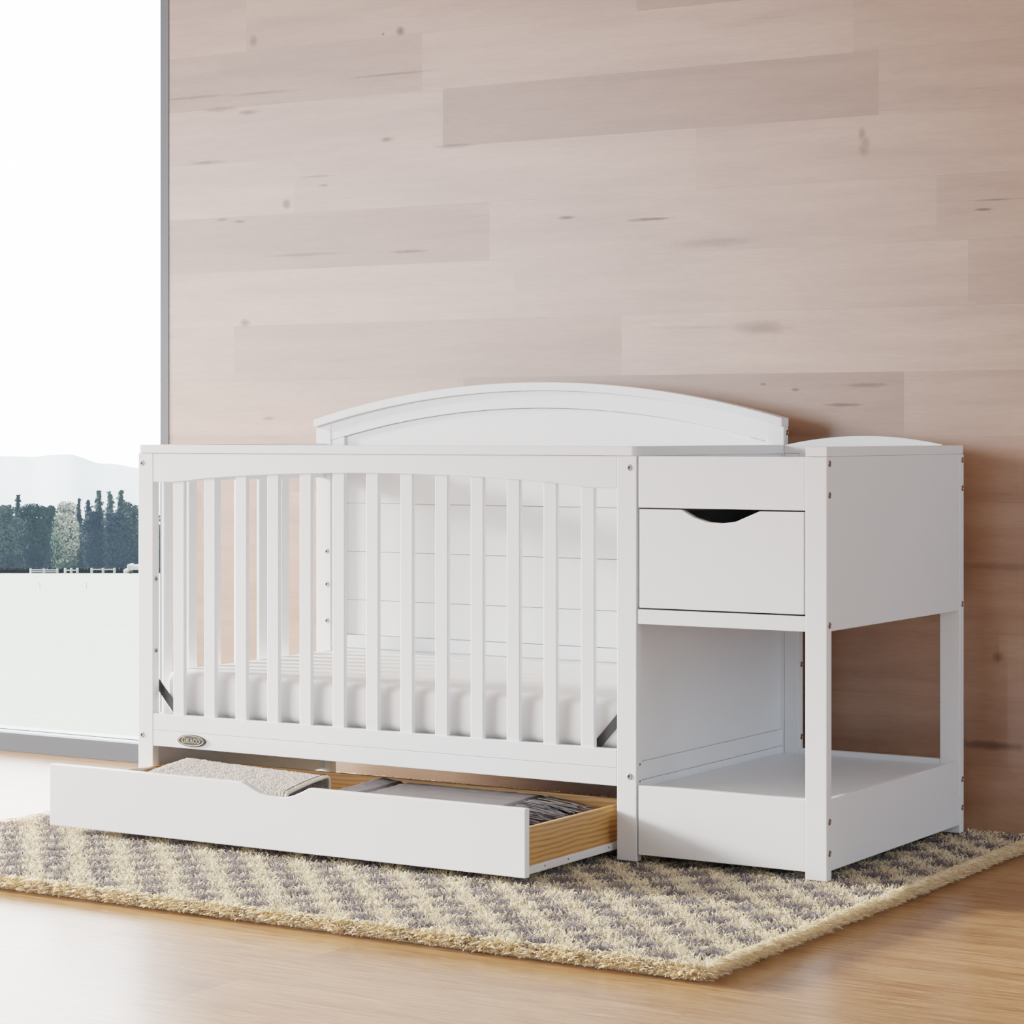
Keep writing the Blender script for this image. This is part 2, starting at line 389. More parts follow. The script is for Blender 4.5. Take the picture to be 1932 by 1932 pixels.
def build_wall():
    X0, X1 = -0.600, 6.0
    H = 0.1515; PL = 1.233
    start = {14: None}
    joint = {6: -0.325, 5: 0.261, 4: 0.327, 3: -0.159, 2: 0.472, 1: 0.549, 0: -0.368, -1: 0.391, -5: 1.858 - PL, -2: 0.05, -3: 0.75, -4: -0.2, -6: 1.15, -7: 0.5, -8: 0.9, 7: 0.55, 8: 0.1, 9: 0.8, 10: -0.1, 11: 0.4}
    tones = {(5, 0): .30, (5, 1): .55, (5, 2): .40, (4, 0): .62, (4, 1): .22, (4, 2): .45, (3, 0): .75, (3, 1): .66, (3, 2): .55, (2, 0): .40, (2, 1): .62, (2, 2): .45,
             (1, 0): .72, (1, 1): .66, (1, 2): .5, (0, 0): .66, (0, 1): .45, (0, 2): .74, (-1, 0): .6, (-1, 1): .25, (-1, 2): .55, (6, 0): .5, (6, 1): .45, (6, 2): .2}
    verts, faces, cols = [], [], []
    for r in range(-8, 12):
        z0 = 1.049 + H * r; z1 = z0 + H
        z0 = max(z0, FLOOR_Z); z1 = min(z1, 2.75)
        if z1 <= z0: continue
        j = joint.get(r, random.uniform(-.6, .6))
        while j > X0: j -= PL
        k = 0; x = j
        while x < X1:
            a, c = max(x, X0), min(x + PL, X1)
            t = tones.get((r, k), random.uniform(.35, .65)); g = random.random()
            i = len(verts)
            verts += [(a, WALL_Y, z0), (c, WALL_Y, z0), (c, WALL_Y, z1), (a, WALL_Y, z1)]
            faces.append((i, i + 1, i + 2, i + 3))
            cols += [(t, g, 0, 1), (t, g, 0, 1), (t, g, 1, 1), (t, g, 1, 1)]
            x += PL; k += 1
    # thickness behind so that the wall is a slab
    i = len(verts)
    verts += [(X0, WALL_Y + .12, FLOOR_Z), (X1, WALL_Y + .12, FLOOR_Z), (X1, WALL_Y + .12, 2.75), (X0, WALL_Y + .12, 2.75),
              (X0, WALL_Y, FLOOR_Z), (X1, WALL_Y, FLOOR_Z), (X1, WALL_Y, 2.75), (X0, WALL_Y, 2.75)]
    faces += [(i + 1, i, i + 3, i + 2), (i, i + 4, i + 7, i + 3), (i + 5, i + 1, i + 2, i + 6)]
    cols += [(.5, .5, .5, 1)] * 12
    me = bpy.data.meshes.new('wall_back'); me.from_pydata(verts, [], faces)
    ca = me.color_attributes.new('plank', 'FLOAT_COLOR', 'CORNER')
    ca.data.foreach_set('color', np.array(cols, dtype=np.float32).ravel())
    o = bpy.data.objects.new('wall_back', me); me.materials.append(M['wall']); link(o)
    tag(o, kind='structure')
build_wall()

# window: frame with pane and beads
WX0, WX1 = -4.6, -0.600
fr = bmesh.new()
bm_box(-0.632, -0.6005, WALL_Y - .002, WALL_Y + .055, FLOOR_Z, 2.75, bev=.001, bm=fr)
bm_box(WX0, -0.632, WALL_Y + .002, WALL_Y + .02, FLOOR_Z, 0.0195, bev=.001, bm=fr)
bm_box(WX0, -0.632, WALL_Y + .052, WALL_Y + .058, FLOOR_Z, 0.0235, bev=.001, bm=fr)
bm_box(WX0, -0.632, WALL_Y + .002, WALL_Y + .055, 2.68, 2.75, bev=.001, bm=fr)
bm_box(WX0 - .035, WX0, WALL_Y - .002, WALL_Y + .055, FLOOR_Z, 2.75, bev=.001, bm=fr)
win = struct('window_1', fr, M['frame'])
box('window_bead', win, M['bead'], WX0, -0.632, WALL_Y + .0205, WALL_Y + .0515, FLOOR_Z, 0.0215, bev=.001)
box('window_ledge', win, M['bead'], WX0, -0.632, WALL_Y + .0585, WALL_Y + .12, FLOOR_Z - .1, 0.022, bev=.001)
box('pane', win, M['glass'], WX0, -0.632, WALL_Y + .034, WALL_Y + .038, 0.019, 2.68, bev=0)

# ------------------------------------------------------------------ the crib
W = M['white']
crib = empty('crib_with_changer', (0.9, 0.36, 0.0), 'white slatted wooden crib with attached changing table and open bottom drawer on the rug', 'crib')
PB = 0.0   # feet settle into the pile

def add_bolt(parent, x, y, z, axis, mat, r=0.0068):
    """round bolt head with dark hex socket, axis = outward normal"""
    b = bmesh.new()
    n = 20
    prof = [(r * 1.0, -0.001), (r * 1.0, .0006), (r * .86, .0014), (r * .62, .0016), (r * .46, .0006)]
    rings = []
    ax = Vector(axis); s = Vector((0, 0, 1)); t = ax.cross(s)
    c = Vector((x, y, z))
    for (rr, h) in prof:
        rings.append([b.verts.new(c + ax * h + (s * math.cos(2 * math.pi * k / n) + t * math.sin(2 * math.pi * k / n)) * rr) for k in range(n)])
    for a, d in zip(rings, rings[1:]):
        for k in range(n):
            b.faces.new((a[k], a[(k + 1) % n], d[(k + 1) % n], d[k]))
    f = b.faces.new(rings[-1])
    b.faces.new(rings[0][::-1])
    o = obj('bolt', b, mat, parent, smooth=False)
    o.data.materials.append(M['dark'])
    # socket face dark
    best = max(o.data.polygons, key=lambda p: len(p.vertices) * 1000 + (Vector(p.center) + world_off(parent) - c).dot(ax))
    best.material_index = 1
    return o

def post(x0, x1, y0, y1, ztop, bolts=(), zr=None):
    p = prism('corner_post', crib, W, [(x0, PB), (x1, PB), (x1, ztop if zr is None else zr), (x0, ztop)], y0, y1, bev=.0016)
    for (bx, by, bz, ax, mt) in bolts: add_bolt(p, bx, by, bz, ax, mt)
    return p
FY = (0, -1, 0); FX = (1, 0, 0)
bl, bz_ = M['bolt_light'], M['bolt']
D = 0.735
post(0, .0455, 0, .023, .857, [(.012, 0, .833, FY, bl), (.012, 0, .180, FY, bl), (.0455, .0115, .555, FX, bl), (.0455, .0115, .383, FX, bl)])
post(1.3235, 1.371, 0, .023, .857, [(1.354, 0, .832, FY, bl), (1.354, 0, .179, FY, bl), (1.371, .014, .204, FX, W), (1.371, .014, .168, FX, W)])
# headboard posts reach up to the arch
hz = lambda x: arc_z(x, .6870, .684, .9195, .0915) - .0004
post(0.0032, .0508, .711, D, hz(.0032), [(.038, .711, .593, FY, bl), (.038, .711, .506, FY, bl), (.038, .711, .410, FY, bl)], zr=hz(.0508))
post(1.3235, 1.3708, .711, D, hz(1.3235), [(1.3708, .728, .906, FX, bz_)], zr=hz(1.3708))
# changer posts
post(1.3718, 1.409, .711, D, .857, [(1.409, .7265, .361, FX, bz_), (1.409, .7265, .191, FX, bz_)])
post(1.762, 1.81, 0, .023, .857, [(1.81, .013, z, FX, bz_) for z in (.843, .779, .516, .119, .055)])
post(1.762, 1.81, .711, D, .857, [(1.81, .7255, z, FX, bz_) for z in (.844, .780, .518, .121, .057)])

# front panel
xm = (0.0455 + 1.3235) / 2
low = [(.0455, .788), (.105, .788), (.146, .7915), (.199, .797), (.29, .8032), (.388, .808), (.482, .8115), (.597, .814), (xm, .8146)]
lower = low + [(2 * xm - x, z) for x, z in low[-2::-1]]
prism('top_rail', crib, W, lower + [(1.3232, .8568), (.0458, .8568)], .0005, .021)
def cap_poly(x0, x1, y0, y1, r, corners):
    pts = []
    for (cx, cy, a0, key) in ((x0, y0, 180, 'll'), (x1, y0, 270, 'lr'), (x1, y1, 0, 'ur'), (x0, y1, 90, 'ul')):
        rr = r if key in corners else 0.0005
        ccx = cx + rr if 'l' == key[1] else cx - rr
        ccy = cy + rr if 'l' == key[0] else cy - rr
        for k in range(7):
            a = math.radians(a0 + 90 * k / 6)
            pts.append((ccx + rr * math.cos(a), ccy + rr * math.sin(a)))
    return pts
prism('top_cap', crib, W, cap_poly(.001, 1.371, -.003, .026, .011, ('ll', 'lr')), .857, .877, axis='z')
for i in range(13):
    x = .1037 + .09397 * i
    zt = np.interp(x + .017, [p[0] for p in lower], [p[1] for p in lower]) + .006
    box('slat', crib, W, x, x + .0343, .005, .016, .230, zt, bev=.0022)
box('bottom_rail', crib, W, .0458, 1.3232, .0005, .021, .1942, .2335)
box('lower_front_rail', crib, W, .0458, 1.3232, .0005, .021, .156, .1938)

# left end panel
box('side_cap', crib, W, .001, .034, .0265, .7105, .857, .877)
box('side_top_rail', crib, W, .010, .031, .0235, .7105, .788, .8568)
for i in range(7):
    y = .0665 + .0935 * i
    box('slat', crib, W, .0145, .0265, y, y + .031, .222, .795, bev=.0035, seg=3)
box('side_bottom_board', crib, W, .010, .029, .0235, .7105, .018, .227)

# right end panel shared with the changer
box('end_cap', crib, W, 1.338, 1.371, .0265, .7105, .857, .877)
box('end_panel', crib, W, 1.349, 1.364, .0235, .7105, .208, .8565)
box('end_rail', crib, W, 1.346, 1.3685, .0235, .7105, .1695, .2075)
box('end_rail', crib, W, 1.346, 1.3685, .0235, .7105, .014, .1685)

# headboard
xh = .6870
def hb_arc(x, z_end, sag, half): return arc_z(x, xh, half, z_end, sag)
xs = np.linspace(.0505, 1.3237, 33)
outer = [(x, arc_z(x, xh, .684, .9195, .0915) - .0004) for x in xs]
inner = [(x, hb_arc(x, .8855, .0825, .6366)) for x in xs]
prism('arch_rail', crib, W, outer + inner[::-1], .7125, .7335, bev=.0012)
xs2 = np.linspace(.003, 1.371, 41)
co = [(x, hb_arc(x, .9405, .0915, .684)) for x in xs2]
ci = [(x, hb_arc(x, .9195, .0915, .684)) for x in xs2]
prism('arch_cap', crib, W, co + ci[::-1], .699, .737, bev=.0016)
def arch_in(x): return hb_arc(x, .8855, .0825, .6366)
for a, c in ((.0512, .0935), (1.2805, 1.3232)):
    prism('headboard_stile', crib, W, [(a, .3415), (c, .3415), (c, arch_in(c) - .0006), (a, arch_in(a) - .0006)], .7125, .7335)
box('sun_stop_rail', crib, W, .0512, 1.3232, .716, .7335, .16, .3412)  # added to stop sun slipping between headboard and mattress
box('headboard_rail', crib, W, .0938, 1.2802, .7125, .7335, .3415, .375)
hb = bmesh.new()
zs = [.3755, .467, .594, .721, None]
for k in range(4):
    z0 = zs[k] + .0006
    if zs[k + 1] is not None:
        bm_box(.094, 1.280, .7215, .7300, z0, zs[k + 1] - .0006, bev=.0014, bm=hb)
    else:
        xa = np.linspace(.094, 1.280, 25)
        bm_prism([(.094, z0), (1.280, z0)] + [(x, arch_in(x) - .001) for x in xa[::-1]], .7215, .7300, bev=.0012, bm=hb)
obj('headboard_panel', hb, W, crib)

# mattress support with its black hangers
box('mattress_support', crib, M['grey_dark'], .048, 1.322, .028, .70, .2125, .222)
def hanger(pts):
    o = prism('support_hanger', crib, M['black'], pts, .0285, .0315, bev=.0004)
    o['label'] = 'black metal hanger strap'
hanger([(.031, .322), (.031, .293), (.112, .205), (.112, .236)])
hanger([(1.340, .3415), (1.340, .3125), (1.232, .193), (1.232, .2215)])

# badge on the lower front rail
def ell(cx, cz, a, b_, n=40): return [(cx + a * math.cos(2 * math.pi * k / n), cz + b_ * math.sin(2 * math.pi * k / n)) for k in range(n)]
BX, BZ = .1655, .1755
bd = bm_prism(ell(BX, BZ, .0425, .0145), -.0026, .0006, bev=.0006)
badge = obj('badge', bd, M['badge_dark'], crib); badge['label'] = 'oval dark bronze maker badge'
rim = bmesh.new()
path = [(BX + .0375 * math.cos(t), -.0027, BZ + .0116 * math.sin(t)) for t in np.linspace(0, 2 * math.pi, 49)]
bm_tube(path, .0011, 6, rim, cap=False)
o = obj('badge_rim', rim, M['badge_gold'], badge, smooth=True); o['label'] = 'brass oval rim'
def stroke(b, pts, w, y0=-.0036, y1=-.0024):
    """polyline with per-point width as a flat raised ribbon"""
    n = len(pts)
    ws = w if isinstance(w, (list, tuple)) else [w] * n
    lft, rgt = [], []
    for i, p in enumerate(pts):
        a = Vector(pts[max(i - 1, 0)]); c = Vector(pts[min(i + 1, n - 1)])
        d = (c - a).normalized(); nn = Vector((-d.y, d.x))
        lft.append(Vector(p) + nn * ws[i] / 2); rgt.append(Vector(p) - nn * ws[i] / 2)
    poly = [(q.x, q.y) for q in lft] + [(q.x, q.y) for q in rgt[::-1]]
    for i in range(n - 1):
        bm_prism([tuple(lft[i]), tuple(lft[i + 1]), tuple(rgt[i + 1]), tuple(rgt[i])], y0, y1, bev=0, bm=b)
def letter(b, ch, x, z, h, w):
    """serif capital in a w x h box whose lower-left corner is (x, z)"""
    T, t = h * .17, h * .09
    P = lambda u, v: (x + u * w, z + v * h)
    def arc(cx, cy, rx, ry, a0, a1, n=14):
        pts = [P(cx + rx * math.cos(math.radians(a0 + (a1 - a0) * k / n)), cy + ry * math.sin(math.radians(a0 + (a1 - a0) * k / n))) for k in range(n + 1)]
        ws = [t + (T - t) * abs(math.cos(math.radians(a0 + (a1 - a0) * k / n))) for k in range(n + 1)]
        stroke(b, pts, ws)
    if ch == 'O': arc(.5, .5, .43, .45, 0, 360, 26)
    if ch in 'CG':
        arc(.52, .5, .45, .45, 48, 312 if ch == 'C' else 318, 20)
        stroke(b, [P(.86, .98), P(.86, .66)], t)
        if ch == 'C': stroke(b, [P(.86, .05), P(.86, .26)], t)
        else: stroke(b, [P(.84, .42), P(.84, .06)], T); stroke(b, [P(.58, .42), P(1.06, .42)], t)
    if ch == 'R':
        stroke(b, [P(.2, 0), P(.2, 1)], T); stroke(b, [P(0, .04), P(.42, .04)], t); stroke(b, [P(0, .96), P(.4, .96)], t)
        arc(.42, .74, .34, .22, 90, -90, 10); stroke(b, [P(.2, .52), P(.44, .52)], t)
        stroke(b, [P(.46, .5), P(.86, .04)], T); stroke(b, [P(.74, .04), P(1.08, .04)], t)
    if ch == 'A':
        stroke(b, [P(.14, .03), P(.5, .98)], t * 1.1); stroke(b, [P(.5, .98), P(.86, .03)], T); stroke(b, [P(.28, .34), P(.72, .34)], t)
        stroke(b, [P(-.04, .04), P(.3, .04)], t); stroke(b, [P(.66, .04), P(1.06, .04)], t)
lt = bmesh.new()
cur = BX - .0285
for ch, h, w in (('G', .0128, .0122), ('R', .0102, .0098), ('A', .0102, .0098), ('C', .0102, .0092), ('O', .0102, .0098)):
    letter(lt, ch, cur, BZ - .0052 - (h - .0102) * .35, h, w); cur += w + .0011
for k in range(12):   # tiny registered mark ring
    a0, a1 = 2 * math.pi * k / 12, 2 * math.pi * (k + 1) / 12
    stroke(lt, [(BX + .0305 + .0012 * math.cos(a0), BZ + .0032 + .0012 * math.sin(a0)), (BX + .0305 + .0012 * math.cos(a1), BZ + .0032 + .0012 * math.sin(a1))], .0006)
o = obj('badge_lettering', lt, M['badge_gold'], badge); o['label'] = 'raised brass capital letters'

# changer body
prism('changer_cap', crib, W, cap_poly(1.764, 1.811, -.003, .737, .011, ('ur',)), .8575, .877, axis='z')
box('front_apron', crib, W, 1.375, 1.7615, .001, .019, .7475, .8563)
cut = [(1.478, .7445), (1.507, .729), (1.539, .720), (1.572, .7178), (1.605, .7222), (1.636, .735), (1.659, .7443)]
dfr = prism('changer_drawer', crib, W, [(1.3775, .5365), (1.7585, .5365), (1.7585, .7445)] + cut[::-1] + [(1.3775, .7445)], .001, .018)
dbx = bmesh.new()
bm_box(1.384, 1.395, .0185, .55, .545, .735, bm=dbx); bm_box(1.741, 1.752, .0185, .55, .545, .735, bm=dbx)
bm_box(1.384, 1.752, .55, .561, .545, .735, bm=dbx); bm_box(1.384, 1.752, .0185, .561, .538, .545, bm=dbx)
obj('drawer_box', dbx, M['grey_mid'], dfr)
box('middle_rail', crib, W, 1.3735, 1.7615, .001, .021, .502, .533)
box('middle_board', crib, W, 1.3722, 1.8005, .0215, .7105, .515, .529)
box('tray_board', crib, M['white'], 1.3722, 1.8005, .0215, .7105, .753, .765)
xa = np.linspace(1.372, 1.8095, 21)
prism('changer_back', crib, W, [(1.4095, .503), (1.7615, .503)] + [(x, arc_z(x, 1.575, .19, .8785, .0195)) for x in np.linspace(1.7615, 1.4095, 21)], .7125, .729)
bb = [(x, arc_z(x, 1.575, .195, .8778, .0200)) for x in np.linspace(1.766, 1.3725, 21)]
prism('arched_back_rail', crib, W, [(1.3725, .858), (1.766, .858)] + bb, .7112, .7124, bev=0)
box('upper_side_panel', crib, W, 1.8005, 1.8085, .0235, .7105, .5035, .8573)
box('lower_side_panel', crib, W, 1.794, 1.8085, .0235, .7105, .0185, .164)
box('shelf', crib, W, 1.3722, 1.7935, .0195, .7105, .141, .153)
box('shelf_front', crib, W, 1.375, 1.7615, .001, .019, .0155, .1615)
box('shelf_back_rail', crib, W, 1.4095, 1.7615, .7125, .727, .0155, .165)

# under-crib drawer, pulled out
DY = -0.355
cutd = [(.594, .1525), (.611, .147), (.628, .139), (.648, .132), (.667, .1287), (.692, .1268), (.717, .1290), (.738, .1355), (.758, .144), (.775, .1525)]
drawer = prism('bottom_drawer', crib, W, [(.042, .0135), (1.3148, .0135), (1.3148, .1525)] + cutd[::-1] + [(.042, .1525)], DY, DY + .0165, bev=.0018)
P1 = DY + .017
o = box('drawer_side', drawer, M['pine_y'], 1.292, 1.302, P1, .128, .022, .110, bev=.0008); o['label'] = 'orange pine side board'
o = box('drawer_side', drawer, M['pine_y'], .058, .068, P1, .128, .022, .110, bev=.0008); o['label'] = 'orange pine side board'
o = box('drawer_back', drawer, M['pine_x'], .0685, 1.2915, .117, .128, .022, .110, bev=.0008); o['label'] = 'orange pine back board'
o = box('drawer_bottom', drawer, M['pine_x'], .0685, 1.2915, P1, .1165, .024, .030, bev=.0005)
sl = bmesh.new()
bm_box(1.3022, 1.3105, P1, .14, .0185, .0335, bev=.0012, bm=sl); bm_box(1.2940, 1.3095, P1, .14, .0175, .0208, bev=.0006, bm=sl)
o = obj('drawer_slide', sl, M['slide'], drawer); o['label'] = 'pale metal drawer slide'
for y in (-.272, -.180, -.012):
    s = bm_tube([(1.3103, y, .0268), (1.3113, y, .0268)], .0021, 12)
    obj('screw', s, M['bolt'], drawer)

# ------------------------------------------------------------------ mattress
def build_mattress():
    x0, x1, y0, y1, z0, z1 = .052, 1.319, .034, .702, .224, .336
    b = bmesh.new()
    bmesh.ops.create_cube(b, size=1)
    for v in b.verts:
        v.co = Vector(((x0 + x1) / 2 + v.co.x * (x1 - x0), (y0 + y1) / 2 + v.co.y * (y1 - y0), (z0 + z1) / 2 + v.co.z * (z1 - z0)))
    bmesh.ops.bevel(b, geom=list(b.edges), offset=.026, segments=5, affect='EDGES', profile=.5)
    bmesh.ops.subdivide_edges(b, edges=[e for e in b.edges if e.calc_length() > .3], cuts=26, use_grid_fill=True)
    for v in b.verts:
        n = mnoise.noise(Vector((v.co.x * 3.2, v.co.y * 3, v.co.z * 5)))
        if v.co.z > .3: v.co.z += .0022 * n
        if v.co.y < .07:
            v.co.y += .002 * math.sin(v.co.x * 9.0 + 1.0) * (1 - abs((v.co.z - .27) / .06) * .5) * .5 + .003 * n
    o = obj('mattress', b, M['cream'], None, smooth=True)
    return tag(o, 'thick white fitted mattress lying inside the slatted crib', 'mattress')
build_mattress()

# ------------------------------------------------------------------ drawer contents
def build_blanket():
    root = empty('folded_blanket', (.42, -.13, .045), 'folded oatmeal nubby blanket with dark stitched edge in left of drawer', 'blanket')
    # closed flattened loop (y', z) swept along x' ; frame rotated a little
    ex = Vector((1.0, .0, 0)); ey = Vector((-.29, .957, 0))
    org = Vector((.684, -.318, 0))          # right-hand end, front fold
    depth, rad = .285, .019
    def loop(n=72):
        pts = []
        Ls = depth - 2 * rad
        per = 2 * Ls + 2 * math.pi * rad
        for k in range(n):
            s = per * k / n
            if s < Ls: pts.append((rad + s, 1.0, 0))                      # top, going back
            elif s < Ls + math.pi * rad:
                a = (s - Ls) / rad; pts.append((rad + Ls + rad * math.sin(a), math.cos(a), 0))
            elif s < 2 * Ls + math.pi * rad: pts.append((rad + Ls - (s - Ls - math.pi * rad), -1.0, 0))
            else:
                a = (s - 2 * Ls - math.pi * rad) / rad; pts.append((rad - rad * math.sin(a), -math.cos(a), 0))
        return pts
    lp = loop()
    def zc(xp, y):  # mid height of the loop
        return .107 + .018 * min(max(-xp / .38, 0), 1) + .004 * math.sin(y * 9)
    def place(xp, y, q, off=0.0):
        r = rad * (1.2 - .3 * min(-xp / .3, 1)) + off
        sk = .0
        return org + ex * (xp + sk * y) + ey * y + Vector((0, 0, zc(xp, y) + q * r))
    nx = 84; W_ = .40
    def sheet(off, amp):
        rows = []
        for i in range(nx + 1):
            xp = -W_ * i / nx
            row = []
            for (y, q, _) in lp:
                p = place(xp, y, q, off)
                nn = mnoise.noise(p * 240) * amp + mnoise.noise(p * 90) * amp
                row.append(p + Vector((0, 0, nn)))
            rows.append(row)
        return rows
    b = bmesh.new()
    outer = [[b.verts.new(p) for p in r] for r in sheet(.0, .0016)]
    innr = [[b.verts.new(p) for p in r] for r in sheet(-.0055, .0008)]
    n = len(lp)
    for i in range(nx):
        for k in range(n):
            b.faces.new((outer[i][k], outer[i + 1][k], outer[i + 1][(k + 1) % n], outer[i][(k + 1) % n]))
            b.faces.new((innr[i][k], innr[i][(k + 1) % n], innr[i + 1][(k + 1) % n], innr[i + 1][k]))
    for e in (0, nx):
        for k in range(n):
            b.faces.new((outer[e][k], outer[e][(k + 1) % n], innr[e][(k + 1) % n], innr[e][k]))
    obj('blanket_cloth', b, M['blanket'], root, smooth=True)
    # binding along the right-hand end and its dark stitches
    path = [place(.0015, y, q, -.002) for (y, q, _) in lp]
    path.append(path[0])
    bb_ = bm_tube(path, .0036, 8, cap=False)
    o = obj('edge_binding', bb_, M['bind'], root, smooth=True); o['label'] = 'pale beige bound edge'
    st = bmesh.new()
    pth = [place(-.0065, y, q, .0026) for (y, q, _) in loop(220)]
    for k in range(0, 220, 4):
        bm_tube([pth[k], pth[(k + 1) % 220], pth[(k + 2) % 220]], .0012, 5, st)
    o = obj('edge_stitching', st, M['thread'], root); o['label'] = 'black dashed stitching'
build_blanket()

def build_throw():
    root = empty('fringed_throw', (.88, -.08, .032), 'grey woven throw with dark fringe lying in right half of drawer', 'throw')
    nx, ny = 90, 60
    x0, x1, y0, y1 = .668, 1.118, -.318, .075
    b = bmesh.new(); g = []
    for i in range(nx + 1):
        col = []
        for j in range(ny + 1):
            u, v = i / nx, j / ny
            x = x0 + (x1 - x0) * u + .034 * (1 - v); y = y0 + (y1 - y0) * v
            z = .1145 + .0018 * mnoise.noise(Vector((x * 9, y * 40, 0))) + .0012 * mnoise.noise(Vector((x * 40, y * 120, 3)))
            z += .008 * max(0, 1 - u / .16) * (v)          # raised hem flap at the left
            if u > .14 and u < .17: z -= .003
            ed = min(u / .02, (1 - u) / .05, v / .06, (1 - v) / .07, 1)
            z -= .03 * (1 - math.sqrt(max(1 - (1 - ed) ** 2, 0)))
            col.append(b.verts.new((x, y, z)))
        g.append(col)
    for i in range(nx):
        for j in range(ny): b.faces.new((g[i][j], g[i + 1][j], g[i + 1][j + 1], g[i][j + 1]))
    # body sides down to the drawer bottom
    ring = [g[i][0] for i in range(nx + 1)] + [g[nx][j] for j in range(1, ny + 1)] + [g[i][ny] for i in range(nx - 1, -1, -1)] + [g[0][j] for j in range(ny - 1, 0, -1)]
    lowv = [b.verts.new((v.co.x, v.co.y, .0315)) for v in ring]
    for k in range(len(ring)):
        k2 = (k + 1) % len(ring)
        b.faces.new((ring[k], ring[k2], lowv[k2], lowv[k]))
    b.faces.new(lowv)
    obj('throw_cloth', b, M['throw'], root, smooth=True)
    f = bmesh.new()
    for k in range(520):
        lay = k % 4
        y = random.uniform(-.31, .068)
        z = .108 - .018 * lay + random.uniform(-.004, .004)
        ln = random.uniform(.085, .150)
        yaw = random.uniform(-.22, .12)
        pts = []; ws = []
        dz = random.uniform(.2, .75)
        for s in np.linspace(0, 1, 7):
            px = 1.112 + ln * s
            py = y + yaw * ln * s + .004 * math.sin(s * 5 + k)
            pz = z - .020 * (1 - math.cos(s * math.pi * .5)) * dz * 1.7 + .006 * s * s * (k % 5 == 0)
            px = min(px, 1.286)
            pts.append((px, py, max(pz, .034)))
        bm_tube(pts, .0013, 4, f)
    o = obj('fringe', f, M['fringe'], root); o['kind'] = 'stuff'; o['label'] = 'dark grey fringe of loose cords'
build_throw()

def build_strap():
    b = bmesh.new()
    pts = []
    for t in np.linspace(0, 1, 26):
        x = .082 + .055 * t
        y = -.17 + .13 * t
        z = .086 + .034 * math.sin(math.pi * (t * .92 + .04)) 
        pts.append((x, y, z))
    n = len(pts); rows = []
    for p in pts:
        rows.append([b.verts.new((p[0] + dx, p[1] + dy, p[2] + dz)) for dx, dy, dz in ((-.013, -.013, 0), (.013, .013, 0), (.013, .013, -.003), (-.013, -.013, -.003))])
    for a, c in zip(rows, rows[1:]):
        for k in range(4): b.faces.new((a[k], a[(k + 1) % 4], c[(k + 1) % 4], c[k]))
    b.faces.new(rows[0]); b.faces.new(rows[-1][::-1])
    o = obj('fabric_strap', b, M['strap'], None)
    tag(o, 'looped beige fabric strap in the left corner of the open drawer', 'strap')
    # second turn resting on the drawer floor
build_strap()

